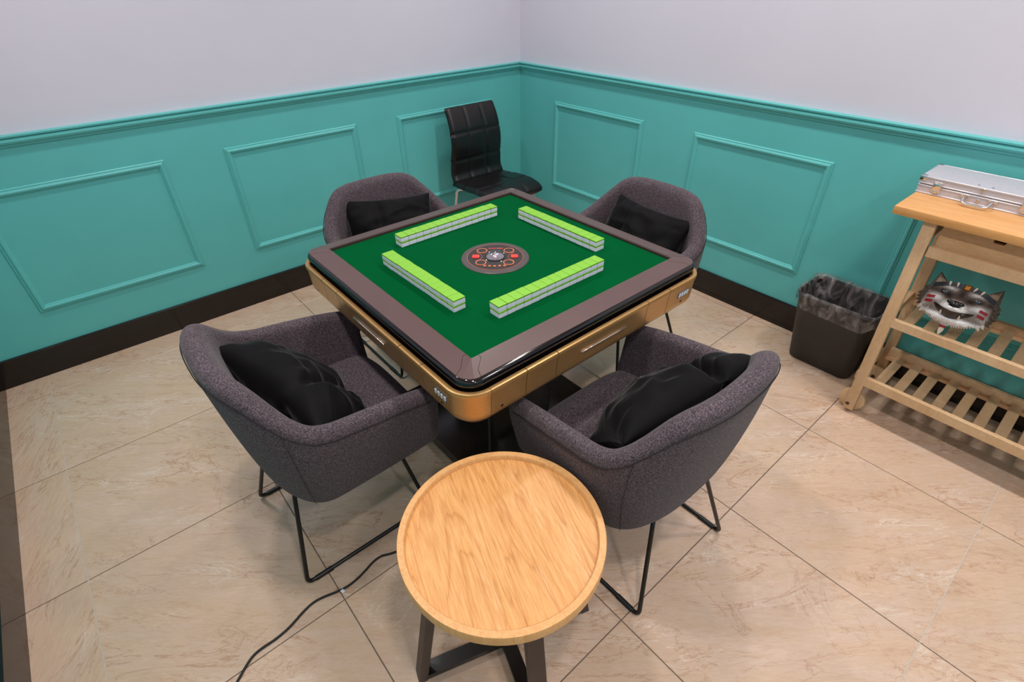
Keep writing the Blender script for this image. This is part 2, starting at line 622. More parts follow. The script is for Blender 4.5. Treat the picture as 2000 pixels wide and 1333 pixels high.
# ------------------------------------------------------------------ ceiling downlights (out of the picture, they light the room)
def emit_mat():
    m = bpy.data.materials.new('lamp_diffuser')
    m.use_nodes = True
    t = m.node_tree
    b = t.nodes['Principled BSDF']
    b.inputs['Emission Color'].default_value = (1.0, .95, .9, 1)
    b.inputs['Emission Strength'].default_value = 12.0
    ns = t.nodes.new('ShaderNodeTexNoise'); ns.inputs['Scale'].default_value = 3
    t.links.new(ns.outputs['Fac'], b.inputs['Roughness'])
    return m
LAMPM = emit_mat()
def downlight(x, y, where):
    t = empty('ceiling_downlight', (x, y, CZ))
    lathe('lamp_housing', [(.07, -.001), (.105, -.001), (.11, -.008), (.085, -.014), (.075, -.006), (.07, -.001)], CEIL, t, 40)
    lathe('lamp_diffuser', [(.0, -.004), (.073, -.004), (.073, -.001), (0, -.001)], LAMPM, t, 40)
    ld = bpy.data.lights.new('downlight_lamp', 'AREA')
    ld.shape = 'DISK'; ld.size = .16
    ld.energy = LAMP_W; ld.color = LAMP_COL
    ld.spread = math.radians(150)
    lo = bpy.data.objects.new('downlight_lamp', ld)
    COL.objects.link(lo)
    lo.location = (0, 0, -.016)
    lo.parent = t
    tag(t, 'round white recessed ceiling downlight ' + where, 'ceiling light', 'ceiling downlights')
for x, y, w in ((-2.25, .25, 'over the left front of the room'), (-1.1, .25, 'over the left chair'), (.1, .25, 'above where the camera stands'),
                (-2.25, 1.9, 'over the corner with the black chair'), (-1.1, 1.9, 'over the far right chair'), (.1, 1.9, 'over the wooden trolley'),
                (1.1, .25, 'nearest the back wall, front row'), (1.1, 1.9, 'nearest the back wall, far row')):
    downlight(x, y, w)

# ------------------------------------------------------------------ mahjong table
TX, TY = -1.319, 1.034
table = empty('mahjong_table', (TX, TY, 0))
tag(table, 'square automatic mahjong table with green felt, brown rim and gold apron', 'table')
prism('felt', rrect(.436, .436, .004, 2), .752, .762, FELT, table)

# rim : four side rails and four corner pieces with the stepped joint between them
IN, OUT, ZI, ZO = .431, .4945, .773, .762
def rim_z(d):
    return lerp(ZI, ZO, d / (OUT - IN))
def rim_piece(name, outline):
    """outline in (along, depth) -> one side, depth 0 inner edge; returns local xy for the -y side"""
    top = []; bot = []
    for (x, y) in outline:
        d = max(abs(x), abs(y)) - IN
        top.append((x, y, rim_z(d))); bot.append((x, y, .752))
    n = len(top)
    V = top + bot
    Fc = [list(range(n)), list(range(n, 2 * n))[::-1]] + [[i, n + i, n + (i + 1) % n, (i + 1) % n] for i in range(n)]
    return V, Fc
def rot90(p, k):
    x, y = p[0], p[1]
    for _ in range(k):
        x, y = -y, x
    return (x, y) + tuple(p[2:])
g = .0007
# joint polyline on the -y side measured from the +x corner : (distance back from inner corner line, depth)
JOINT = [(.408, 0.0), (.407, .010), (.441, .042), (.449, OUT - IN)]
R_OUT = .043
def corner_outline():
    pts = []
    for (a, d) in JOINT:                               # -y side, going outwards
        pts.append((a + g, -(IN + d)))
    for k in range(9):                                 # rounded outer corner
        an = -PI / 2 + (PI / 2) * k / 8
        pts.append((OUT - R_OUT + R_OUT * math.cos(an), -(OUT - R_OUT) + R_OUT * math.sin(an)))
    for (a, d) in reversed(JOINT):                     # +x side, coming back
        pts.append((IN + d, -(a + g)))
    pts.append((IN, -IN))
    return pts
def side_outline():
    pts = [(-(a - g), -(IN + d)) for (a, d) in JOINT]
    pts += [((a - g), -(IN + d)) for (a, d) in reversed(JOINT)]
    return pts
for k in range(4):
    for nm, ol in (('rim_corner', corner_outline()), ('rim_side', side_outline())):
        V, Fc = rim_piece(nm, ol)
        mk(nm, [rot90(v, k) for v in V], Fc, RIM, table)
# dark inner lip of the rim, just above the felt
for k in range(4):
    V = [rot90(v, k) for v in ((-IN, -IN, .762), (IN, -IN, .762), (IN, -IN, .7715), (-IN, -IN, .7715),
                               (-IN + .003, -IN + .003, .762), (IN - .003, -IN + .003, .762), (IN - .003, -IN + .003, .7705), (-IN + .003, -IN + .003, .7705))]
    mk('rim_inner_edge', V, [[0, 1, 2, 3], [7, 6, 5, 4], [3, 2, 6, 7], [0, 4, 5, 1], [0, 3, 7, 4], [1, 5, 6, 2]], RIMIN, table)

def band(name, prof, r, mat, parent, seg=10, inner=None):
    """closed band around the table : prof is a closed loop of (half size, z), corners rounded"""
    rings = []
    base = prof[0][0]
    n = 4 * (seg + 1)
    loops = [rrect(h, h, max(r + (h - base), .004), seg) for h, z in prof]
    for i in range(n):
        rings.append([(loops[k][i][0], loops[k][i][1], prof[k][1]) for k in range(len(prof))])
    V, Fc = loft(rings, True, False, True)
    return mk(name, V, Fc, mat, parent, True, 40)
band('black_lip', [(.4950, .7600), (.4962, .7592), (.5010, .7565), (.5040, .7515), (.5045, .7465), (.5030, .7445), (.5042, .7430), (.5036, .7405), (.497, .739), (.46, .739), (.46, .7600)], .046, GLOSSBLACK, table)
band('black_recess', [(.4985, .739), (.4985, .630), (.44, .630), (.44, .739)], .058, GLOSSBLACK, table)

# gold apron : corner, narrow panels and drawer fronts as separate pieces
GPROF = [(.5060, .7250), (.5080, .7268), (.5160, .7275), (.5205, .7260), (.5225, .7210), (.5212, .7120), (.5180, .700), (.5150, .650), (.5130, .634), (.5080, .624), (.4990, .619), (.4990, .700), (.5060, .705)]
RC = .062
def apron_point(s, h, z, k):
    """s along the -y side (straight part)"""
    return rot90((s, -h, z), k)
def apron_straight(name, s0, s1, k):
    rings = []
    for s in (s0 + .0013, s1 - .0013):
        rings.append([apron_point(s, h, z, k) for h, z in GPROF])
    V, Fc = loft(rings, True, True)
    return mk(name, V, Fc, GOLD, table, True, 40)
def apron_corner(k):
    rings = [[((.315 + .0013), -h, z) for h, z in GPROF]]
    for q in range(13):
        an = -PI / 2 + (PI / 2) * q / 12
        ring = []
        for h, z in GPROF:
            rr = RC + (h - .5)
            ring.append((.5 - RC + rr * math.cos(an), -(.5 - RC) + rr * math.sin(an), z))
        rings.append(ring)
    rings.append([(h, -.46 + .0, z) for h, z in GPROF])
    # the corner shell ends just round the bend; a further panel follows on the next side
    V, Fc = loft(rings[:-1], True, True)
    return mk('apron_corner', [rot90(v, k) for v in V], Fc, GOLD, table, True, 40)
for k in range(4):
    apron_corner(k)
    apron_straight('apron_panel', -(.5 - RC), -.315, k)
    apron_straight('apron_panel', -.315, -.20, k)
    d = apron_straight('drawer_front', -.20, .20, k)
    apron_straight('apron_panel', .20, .315, k)
    # slim silver pull on the drawer
    V, Fc = tube_data([apron_point(s, .5185, .677, k) for s in (-.1, -.05, 0, .05, .1)], .0022, 8)
    h = mk('handle', V, Fc, SILVER, d, True)
    # score display and screw socket at the right end of the side
    V = []
    for (s, z) in ((.352, .668), (.412, .668), (.412, .690), (.352, .690)):
        hh = lerp(.5145, .518, (z - .64) / .06) + .0012
        V.append(apron_point(s + .02, hh, z, k))
    for (s, z) in ((.352, .668), (.412, .668), (.412, .690), (.352, .690)):
        V.append(apron_point(s + .02, .506, z, k))
    sd = mk('score_display', V, [[0, 1, 2, 3], [4, 7, 6, 5], [0, 4, 5, 1], [1, 5, 6, 2], [2, 6, 7, 3], [3, 7, 4, 0]], DISPLAY, table)
    sd['label'] = 'small grey score display window with four white digits'
    for q in range(4):
        s0 = .3755 + q * .0142
        V = []
        for hh in (.001, .003):
            for (ds, z) in ((.0, .6715), (.0085, .6715), (.011, .6865), (.0025, .6865)):
                base = lerp(.5145, .518, (z - .64) / .06) + hh
                V.append(apron_point(s0 + ds, base, z, k))
        mk('digit', V, [[0, 1, 2, 3], [4, 7, 6, 5], [0, 4, 5, 1], [1, 5, 6, 2], [2, 6, 7, 3], [3, 7, 4, 0]], DIGIT, sd)
    for (sc, zz) in ((.40, .648), (-.40, .648)):
        V, Fc = tube_data([apron_point(sc, .508, zz, k), apron_point(sc, .5156, zz, k)], .0045, 12)
        mk('screw_socket', V, Fc, UNDER, table, True, 40)
# underside, column, foot plate
prism('underside_tray', rrect(.494, .494, .056, 6), .607, .632, UNDER, table, True)
prism('lower_tray', rrect(.36, .36, .04, 6), .54, .607, UNDER, table, True)
prism('column', rrect(.155, .155, .03, 6), .06, .54, UNDER, table, True)
prism('foot_plate', rrect(.33, .33, .05, 6), .015, .06, UNDER, table, True)
for k in range(4):
    lathe('levelling_foot', [(0, 0), (.028, 0), (.028, .008), (.012, .015), (0, .015)], RUBBER, table, 20, rot90((.26, .26, 0), k))
lathe('corner_bolt', [(0, .590), (.012, .590), (.014, .596), (.014, .607), (0, .607)], COPPER, table, 16, (.455, -.455, 0))

# centre console with dice dome
CXL, CYL = .012, -.014
disc = lathe('centre_console', [(0, .760), (.120, .760), (.120, .764), (.117, .7665), (.095, .767), (0, .767)], DISC, table, 64, (CXL, CYL, 0))
lathe('console_inlay', [(0, .7668), (.0975, .7668), (.0975, .7674), (0, .7674)], DISC2, disc, 64, (CXL, CYL, 0))
lathe('copper_outline', [(.0975, .7668), (.0988, .7668), (.0988, .7677), (.0975, .7677), (.0975, .7668)], COPPER, disc, 64, (CXL, CYL, 0))
# console axes : fx points to the right of the picture, fy away from the viewer
FX = Vector((.647, .762)); FY = Vector((-.762, .647))
def cpos(a, b):
    v = FX * a + FY * b
    return (CXL + v.x, CYL + v.y)
for (a, b) in ((-.048, .046), (.048, .046), (-.048, -.046), (.048, -.046)):
    x, y = cpos(a, b)
    bt = lathe('round_button', [(0, .767), (.0165, .767), (.0165, .7685), (.014, .769), (0, .769)], DISC2, disc, 28, (x, y, 0))
    lathe('copper_ring', [(.0155, .767), (.0195, .767), (.0195, .7694), (.0155, .7694), (.0155, .767)], COPPER, bt, 28, (x, y, 0))
for a in (-.068, .068):
    x, y = cpos(a, 0)
    pts = []
    for (u, v) in rrect(.0125, .0115, .004, 3):
        w = FX * u + FY * v
        pts.append((x + w.x, y + w.y))
    prism('red_button', pts, .767, .7705, REDBTN, disc)
# the curved copper lines that join the rings on either side of the red buttons
for sg in (-1, 1):
    pts = []
    for q in range(17):
        a = math.radians(-70 + 140 * q / 16)
        px, py = cpos(sg * (.076 - .030 * math.cos(a)), .030 * math.sin(a) * 1.1)
        pts.append((px, py, .7677))
    tube('copper_line', pts, .0007, COPPER, disc, 6)
for q in range(5):
    x, y = cpos(-.034 + q * .017, -.068 - .003 * (1 - abs(q - 2) / 2))
    lathe('indicator_button', [(0, .767), (.0055, .767), (.0055, .7688), (0, .769)], COPPER, disc, 16, (x, y, 0))
for (a, b) in ((-.022, .034), (.030, .026), (-.030, -.026), (.022, -.036)):
    x, y = cpos(a, b)
    lathe('indicator_lamp', [(0, .767), (.0024, .767), (.0024, .7688), (0, .769)], LEDW, disc, 12, (x, y, 0))
# red wordmark printed at the far side of the console (seen upside down)
for q, (a, w, h, mt) in enumerate(((-.022, .007, .006, REDBTN), (-.012, .007, .005, REDBTN), (-.003, .007, .0055, REDBTN), (.007, .006, .006, COPPER), (.015, .007, .0075, REDBTN), (.0225, .005, .0065, REDBTN))):
    pts = []
    for (u, v) in ((-w / 2, -h / 2), (w / 2, -h / 2), (w / 2 + .0006, h / 2), (-w / 2 + .0006, h / 2)):
        px, py = cpos(a + u, .066 + v)
        pts.append((px, py))
    prism('red_letter', pts, .767, .7679, mt, disc)
lathe('dice_well', [(0, .7672), (.036, .7672), (.036, .769), (.033, .7695), (.032, .7682), (0, .7682)], GLOSSBLACK, disc, 40, (CXL, CYL, 0))
lathe('well_floor', [(0, .7678), (.031, .7678), (.031, .7690), (0, .7690)], simple('well_grey', srgb(128, 126, 132), .3, .05, 40, metal=.3), disc, 40, (CXL, CYL, 0))
dome = lathe('dice_dome', [(.034, .769)] + [(.034 * math.cos(a), .769 + .024 * math.sin(a)) for a in [PI / 2 * q / 8 for q in range(1, 8)]] + [(0.0001, .793)], DOME, disc, 40, (CXL, CYL, 0))
DIEM = simple('white_die_resin', srgb(225, 222, 240), .25, .03, 60)
for q, (a, b, rz, lab, mt) in enumerate(((.000, -.019, .4, 'white die with red pips, lying nearer in the dome of the mahjong table', REDBTN),
                                          (.004, -.004, .9, 'white die with blue pips, lying farther back in the dome of the mahjong table', simple('blue_pip', srgb(60, 60, 190), .4)))):
    x, y = cpos(a, b)
    t = empty('die', (TX + x, TY + y, .7690), rz)
    tag(t, lab, 'die', 'dice under the dome')
    box('die_body', (-.0055, -.0055, 0), (.0055, .0055, .011), DIEM, t, .0012, 2)
    for (u, v) in ((-.0028, -.0028), (.0028, .0028), (-.0028, .0028), (.0028, -.0028)):
        lathe('pip', [(0, .0108), (.0013, .0108), (.0013, .0113), (0, .0113)], mt, t, 10, (u, v, 0))
        tube('pip', [(u, -.0054, .0055 + v), (u, -.0058, .0055 + v)], .0013, mt, t, 10)
        tube('pip', [(.0054, u, .0055 + v), (.0058, u, .0055 + v)], .0013, mt, t, 10)

# ------------------------------------------------------------------ mahjong tiles : four walls, two layers each
MW, MD, MH = .0319, .0435, .0203
tile_body = box_mesh('tile_body', (-MW / 2 + .0002, -MD / 2, 0), (MW / 2 - .0002, MD / 2, .0150), .0016, 2)
tile_body.materials.append(TILEW)
tile_back = box_mesh('tile_back', (-MW / 2 + .0002, -MD / 2, .0152), (MW / 2 - .0002, MD / 2, MH), .0014, 2)
tile_back.materials.append(TILEG)
tile_band = box_mesh('tile_band', (-MW / 2 + .0006, -MD / 2 + .0004, .0135), (MW / 2 - .0006, MD / 2 - .0004, .0168), 0)
tile_band.materials.append(TILED)
def mahjong_tile(x, y, z, rz, label, group):
    t = empty('mahjong_tile', (x, y, z), rz)
    tag(t, label, 'mahjong tile', group)
    for nm, me in (('tile_body', tile_body), ('tile_back', tile_back), ('tile_band', tile_band)):
        o = bpy.data.objects.new(nm, me)
        COL.objects.link(o)
        o.parent = t
ORD = ['first', 'second', 'third', 'fourth', 'fifth', 'sixth', 'seventh', 'eighth', 'ninth', 'tenth', 'eleventh', 'twelfth', 'thirteenth', 'fourteenth']
def tile_row(n, x0, y0, dx, dy, where, jit):
    rr = random.Random(jit)
    pitch = MW * 1.006
    rz = math.atan2(dy, dx)
    nx, ny = -dy, dx
    for layer in range(2):
        grp = '%s tiles of the %s mahjong wall' % (('lower', 'upper')[layer], where)
        for i in range(n):
            off = rr.uniform(-.0007, .0007)
            if i in (0, n - 1) and layer == 1:
                off += rr.uniform(-.0015, .0015)
            lab = '%s mahjong tile, %s from the left end of the %s wall' % (('lower', 'green-topped upper')[layer], ORD[i], where)
            e = .0007 if i == n - 1 else (-.0007 if i == 0 else 0)
            s = (i + .5) * pitch + e
            mahjong_tile(x0 + dx * s + nx * off, y0 + dy * s + ny * off, .7622 + layer * (MH + .0002), rz + rr.uniform(-.006, .006), lab, grp)
tile_row(14, -1.621, .817, 0, 1, 'far left', 1)
tile_row(13, -1.528, .7215, 1, .012, 'near left', 2)
tile_row(14, -1.018, .785, .006, 1, 'near right', 3)
tile_row(13, -1.522, 1.335, 1, .008, 'far right', 4)

# ------------------------------------------------------------------ armchairs
def shell_params(z):
    """half width, rear y of the outer shell at height z"""
    t = smooth01((z - .22) / .36)
    W = lerp(.245, .315, t) - .024 * smooth01((z - .63) / .14)
    yb = lerp(.068, -.036, min(1.0, max(0.0, (z - .30) / .50)) ** .5)
    return W, yb
YR, YF = .175, .485
def plan(u, z, inset):
    """u in [-1,1] : -1 right arm front ... 0 back centre ... 1 left arm front"""
    W, yb = shell_params(z)
    W -= inset
    yb += inset * 1.15
    s = abs(u)
    sg = -1 if u > 0 else 1
    if s > .56:                                     # straight arm
        q = (s - .56) / .44
        return Vector((sg * (W - .010 * q * q), lerp(YR, YF, q), 0))
    th = (s / .56) * PI / 2                           # 0 back centre .. pi/2 arm
    e = .77
    x = W * math.copysign(abs(math.sin(th)) ** e, 1)
    y = YR - (YR - yb) * abs(math.cos(th)) ** e
    return Vector((sg * x, y, 0))
RIMPTS = [(0, .806), (.12, .805), (.21, .798), (.28, .779), (.35, .741), (.42, .699), (.50, .662), (.58, .640), (.70, .630), (.82, .618), (.92, .606), (1.0, .592)]
def rim_h(u):
    s = abs(u)
    for (a, za), (b, zb) in zip(RIMPTS, RIMPTS[1:]):
        if s <= b + 1e-9:
            return lerp(za, zb, (s - a) / (b - a))
    return RIMPTS[-1][1]
def shell_section(u):
    zr = rim_h(u)
    zb = .306
    TH = .058
    pts = []
    def P(z, inset):
        v = plan(u, z, inset); v.z = z
        return v
    pts.append(P(zb, .052))
    pts.append(P(zb + .006, .030))
    pts.append(P(zb + .020, .010))
    for t in (.13, .24, .4, .6, .8):
        pts.append(P(lerp(zb, zr, t), 0))
    pts.append(P(zr - .030, 0))
    pts.append(P(zr - .014, .004))
    pts.append(P(zr - .004, .013))
    pts.append(P(zr, .027))
    pts.append(P(zr - .004, .042))
    pts.append(P(zr - .016, .053))
    pts.append(P(zr - .035, TH))
    for t in (.75, .5, .3, .12):
        pts.append(P(lerp(zb, zr, t), TH + .020 * (1 - t)))
    pts.append(P(zb, TH + .015))
    return pts
def build_shell(name, parent):
    N = 56
    rings = []
    us = [-1 + 2 * i / N for i in range(N + 1)]
    secs = [shell_section(u) for u in us]
    def cap(sec, direction):
        c = sum((p for p in sec), Vector()) / len(sec)
        out = []
        for (k, f) in ((.35, .012), (.72, .026), (.93, .034)):
            # shrink the section in its own plane while pushing forward
            sc = math.sqrt(max(0, 1 - (f / .036) ** 2))
            ring = []
            for p in sec:
                q = c + (p - c)
                dx = (p.x - c.x) * (.25 + .75 * sc)
                zz = c.z + (p.z - c.z) * (.86 + .14 * sc)
                ring.append(Vector((c.x + dx, p.y + f, zz)))
            out.append(ring)
        return out
    a = cap(secs[0], 1)[::-1]
    b = cap(secs[-1], 1)
    rings = a + secs + b
    V, Fc = loft(rings, True, True)
    o = mk(name, V, Fc, FABRIC, parent, True)
    md = o.modifiers.new('subdiv', 'SUBSURF'); md.levels = 1; md.render_levels = 1
    return o
def cushion_mesh():
    """seat pad : rounded slab that follows the inside of the shell"""
    rings = []
    prof = [(.0, .314), (.05, .310), (.92, .310), (1.0, .335), (1.03, .385), (1.02, .420), (.97, .440), (.86, .448), (.5, .450), (.2, .447), (.06, .440), (0, .425)]
    nx = 15
    for i in range(nx):
        u = -1 + 2 * i / (nx - 1)
        W = .252
        x = W * u
        edge = abs(u) ** 6
        ring = []
        for (f, z) in prof:
            y0 = .085 + .07 * abs(u) ** 3
            y1 = .515 - .03 * abs(u) ** 4
            y = y0 + (y1 - y0) * f
            zz = z - (.018 * edge if z > .4 else -.012 * edge)
            ring.append((x, y, zz))
        rings.append(ring)
    return loft(rings, True, True)
def make_armchair(loc, rz, label):
    t = empty('armchair', loc, rz)
    tag(t, label, 'armchair', 'armchairs round the mahjong table')
    sh = build_shell('shell', t)
    # stitched seam below the rim, outside
    pts = []
    for i in range(-48, 49):
        u = i / 48 * .985
        zr = rim_h(u)
        v = plan(u, zr - .034, -.0010)
        pts.append((v.x, v.y, zr - .034))
    tube('seam', pts, .0016, SEAM, sh, 6)
    for u in (-.40, .40):
        pts = []
        for k in range(14):
            z = lerp(.345, rim_h(u) - .036, k / 13)
            v = plan(u, z, -.0006)
            pts.append((v.x, v.y, z))
        tube('seam', pts, .0006, SEAM, sh, 6)
    V, Fc = cushion_mesh()
    s = mk('seat', V, Fc, FABRIC, t, True)
    md = s.modifiers.new('subdiv', 'SUBSURF'); md.levels = 1; md.render_levels = 1
    r = .0068
    for sg in (-1, 1):
        path = [(sg * .06, .115, .318), (sg * .130, .070, .314), (sg * .220, .0, r), (sg * .220, .455, r), (sg * .150, .405, .300), (sg * .06, .40, .304)]
        leg = tube('sled_leg', fillet(path, .024, 6), r, BLACKMETAL, t, 10)
        for y in (.055, .375):
            box('glide', (sg * .220 - .0075, y - .03, 0), (sg * .220 + .0075, y + .03, .012), RUBBER, leg, .002, 1)
    for (x0, y0, x1, y1) in ((-.15, .105, .15, .105), (-.15, .405, .15, .405)):
        tube('cross_bar', [(x0 * .86, y0 - .01 * (y0 < .2), .310), (x1 * .86, y1 - .01 * (y0 < .2), .310)], r, BLACKMETAL, t, 10)
    box('seat_base', (-.20, .14, .300), (.20, .46, .332), BLACKPL, t, .004, 1)
    return t
CH_FL = make_armchair((-1.333, .067, 0), 0, 'charcoal fabric armchair at the near left of the mahjong table, back to the camera')
CH_FR = make_armchair((-.362, 1.003, 0), PI / 2, 'charcoal fabric armchair at the near right of the mahjong table, beside the trolley')
CH_BR = make_armchair((-1.305, 1.985, 0), PI, 'charcoal fabric armchair at the far right of the mahjong table, before the right wall')
CH_BL = make_armchair((-2.262, 1.042, 0), -PI / 2, 'charcoal fabric armchair at the far left of the mahjong table, before the left wall')

# ------------------------------------------------------------------ velvet cushions lying in the armchairs
def make_pillow(chair_loc, chair_rz, centre, ax, up, size, seed, label, bend=.0, pinch=0.0):
    """centre, long axis ax and up axis given in the chair's own frame"""
    L, Hh, T = size
    ax = Vector(ax).normalized()
    up = Vector(up); up = (up - ax * up.dot(ax)).normalized()
    nr = ax.cross(up)
    N, Mm = 60, 42
    verts = []; faces = []
    def surf(u, v, side):
        # cushion outline pulled in between the corners, ears at the corners
        cu, cv = 1 - .10 * (1 - v * v) * 0 , 1
        x = u * (L / 2) * (1 - .075 * (1 - v * v) ** 1 * abs(u) ** 3)
        y = v * (Hh / 2) * (1 - .11 * (1 - u * u) ** 1 * abs(v) ** 3)
        th = max(0.0, (1 - abs(u) ** 2.6)) ** .62 * max(0.0, (1 - abs(v) ** 2.6)) ** .62
        h = T / 2 * th
        q = Vector((x * 9 + seed * 3.1, y * 9 - seed, side * 1.7))
        fold = mnoise.noise(q) * .55 + mnoise.noise(q * 2.3) * .25
        # creases radiating from a pinched line
        d = (x * .55 + y) * 30 + 3.2 * mnoise.noise(q * .6)
        cre = abs(math.sin(d * .5)) ** .6 * .30 - .18
        w2 = 1 - abs(mnoise.noise(Vector((x * 7 - seed, y * 16 + seed * 2, side))))
        h += T * .15 * (fold + cre + .45 * (w2 ** 3 - .5)) * min(1.0, th * 1.6)
        h -= pinch * T * .5 * math.exp(-((u - .32) / .10) ** 2) * th
        z = side * h + bend * (u * u - .33)
        return x, y, z
    idx = {}
    for side in (1, -1):
        for i in range(N + 1):
            for j in range(Mm + 1):
                u = -1 + 2 * i / N; v = -1 + 2 * j / Mm
                edge = i in (0, N) or j in (0, Mm)
                if edge and side == -1:
                    idx[(side, i, j)] = idx[(1, i, j)]
                    continue
                x, y, z = surf(u, v, side)
                p = Vector(centre) + ax * x + up * y + nr * z
                idx[(side, i, j)] = len(verts)
                verts.append(p)
        for i in range(N):
            for j in range(Mm):
                f = [idx[(side, i, j)], idx[(side, i + 1, j)], idx[(side, i + 1, j + 1)], idx[(side, i, j + 1)]]
                faces.append(f if side == 1 else f[::-1])
    Rz = Matrix.Rotation(chair_rz, 4, 'Z')
    verts = [Rz @ v + Vector(chair_loc) for v in verts]
    base = sum(verts, Vector()) / len(verts)
    o = mk('velvet_pillow', [v - base for v in verts], faces, VELVET, None, True)
    o.location = base
    return tag(o, label, 'pillow', 'black velvet pillows')
make_pillow((-1.333, .067, 0), 0, (.0, .205, .562), (.46, .13, -.085), (-.05, -.24, .24), (.51, .31, .165), 1.3,
            'crumpled black velvet pillow in the near left armchair, one corner up', .02, .3)
make_pillow((-.362, 1.003, 0), PI / 2, (.045, .180, .600), (.45, -.12, .09), (.04, -.24, .25), (.50, .30, .17), 4.7,
            'black velvet pillow pinched in the middle, in the near right armchair', .02, .9)
make_pillow((-1.305, 1.985, 0), PI, (-.01, .16, .59), (.42, -.01, .015), (.02, -.18, .28), (.42, .32, .15), 8.2,
            'black velvet pillow with a pointed corner in the far right armchair', .015, .2)
make_pillow((-2.262, 1.042, 0), -PI / 2, (.0, .165, .60), (.40, -.10, .03), (0, -.17, .28), (.42, .32, .15), 11.9,
            'black velvet pillow leaning in the far left armchair', .015, .2)

# ------------------------------------------------------------------ round oak side table
SX, SY, SH = -.574, .440, .535
st = empty('side_table', (SX, SY, 0))
tag(st, 'round oak tray-top side table with dark metal legs in the foreground', 'side table')
lathe('tray_top', [(0, SH - .030), (.230, SH - .030), (.230, SH - .012), (0, SH - .012)], OAK, st, 96)
lathe('tray_rim', [(.220, SH - .032), (.239, SH - .032), (.2415, SH - .029), (.2420, SH - .003), (.2405, SH), (.2260, SH), (.2240, SH - .003), (.2225, SH - .012), (.220, SH - .014), (.220, SH - .032)], OAK_RIM, st, 96)
FA = math.atan2(.229, .076)
for k in range(4):
    a = FA + k * PI / 2
    er = Vector((math.cos(a), math.sin(a), 0)); et = Vector((-math.sin(a), math.cos(a), 0))
    rings = []
    for (r_, z) in ((.252, 0.0), (.165, SH - .032)):
        ring = []
        for (dr, dt) in ((-.012, -.020), (.012, -.020), (.012, .020), (-.012, .020)):
            ring.append(er * (r_ + dr) + et * dt + Vector((0, 0, z)))
        rings.append(ring)
    V, Fc = loft(rings, True, True)
    mk('leg', V, Fc, BROWNMETAL, st)
for k in range(2):
    a = FA + k * PI / 2
    er = Vector((math.cos(a), math.sin(a), 0)); et = Vector((-math.sin(a), math.cos(a), 0))
    V = []
    z0, z1 = (.006, .026) if k == 0 else (.008, .0262)
    for z in (z0, z1):
        for (r_, dt) in ((-.240, -.020), (.240, -.020), (.240, .020), (-.240, .020)):
            V.append(er * r_ + et * dt + Vector((0, 0, z)))
    mk('foot_bar', V, [[3, 2, 1, 0], [4, 5, 6, 7], [0, 1, 5, 4], [1, 2, 6, 5], [2, 3, 7, 6], [3, 0, 4, 7]], BLACKMETAL, st)
    V = [v * 1 for v in V]
    box_c = er * 0
for k in range(2):
    a = FA + k * PI / 2
    er = Vector((math.cos(a), math.sin(a), 0)); et = Vector((-math.sin(a), math.cos(a), 0))
    V = []
    for z in (SH - .050, SH - .0315):
        for (r_, dt) in ((-.168, -.018), (.168, -.018), (.168, .018), (-.168, .018)):
            V.append(er * r_ + et * dt + Vector((0, 0, z + .0003 * k)))
    mk('top_bar', V, [[3, 2, 1, 0], [4, 5, 6, 7], [0, 1, 5, 4], [1, 2, 6, 5], [2, 3, 7, 6], [3, 0, 4, 7]], BROWNMETAL, st)

# ------------------------------------------------------------------ black quilted dining chair in the corner
dc = empty('dining_chair', (-2.62, 2.065, 0), -PI / 2)
tag(dc, 'black quilted leatherette dining chair with chrome legs in the room corner', 'chair')
# local frame : x to the chair's right, y forward, z up
def quilt(u, v, nu, nv, depth):
    """groove depth of stitched squares : u,v in 0..1"""
    d = 0
    for (c, n) in ((u, nu), (v, nv)):
        f = abs((c * n) - round(c * n)) / n
        if 0.02 < c < .98:
            d = max(d, math.exp(-(f / .018) ** 2))
    return depth * d
def slab(name, centre, width, th, nu, nv, parent, rows=46, cols=40):
    """padded strip along a (y,z) centre line; front face quilted"""
    P = catmull([(0, y, z) for y, z in centre], 10)
    m = len(P)
    rings = []
    L = [0]
    for i in range(1, m):
        L.append(L[-1] + (P[i] - P[i - 1]).length)
    for i in range(m):
        t = (P[min(i + 1, m - 1)] - P[max(i - 1, 0)]).normalized()
        nrm = Vector((0, t.z, -t.y))              # faces up/forward
        if nrm.z < 0 and abs(nrm.z) > abs(nrm.y):
            nrm = -nrm
        v = L[i] / L[-1]
        w = width(v)
        e = min(1.0, min(v, 1 - v) / .035)
        eth = math.sqrt(max(.0, 1 - (1 - e) ** 2)) * .85 + .15
        ww = w * (.93 + .07 * eth)
        ring = []
        for j in range(cols + 1):                 # quilted face
            u = j / cols
            x = (u - .5) * 2 * ww
            k = min(1.0, min(u, 1 - u) / .05)
            prof = math.sqrt(max(0, 1 - (1 - k) ** 2))
            h = th / 2 * eth * prof - quilt(u, v, nu, nv, .0065)
            ring.append(P[i] + nrm * h + Vector((x, 0, 0)))
        for j in range(cols, -1, -4):             # plain back
            u = j / cols
            x = (u - .5) * 2 * ww
            k = min(1.0, min(u, 1 - u) / .05)
            prof = math.sqrt(max(0, 1 - (1 - k) ** 2))
            ring.append(P[i] - nrm * (th / 2 * eth * prof + .0005) + Vector((x, 0, 0)))
        rings.append(ring)
    V, Fc = loft(rings, True, True)
    return mk(name, V, Fc, LEATHER, parent, True)
back_line = [(-.165, .445), (-.195, .50), (-.190, .60), (-.180, .68), (-.190, .76), (-.215, .83), (-.250, .890)]
slab('backrest', back_line, lambda v: lerp(.205, .186, v), .050, 3, 3, dc)
seat_line = [(-.200, .435), (-.10, .438), (.0, .448), (.10, .452), (.18, .440), (.225, .415)]
slab('seat', seat_line, lambda v: lerp(.205, .215, smooth01(v * 2)), .055, 3, 3, dc)
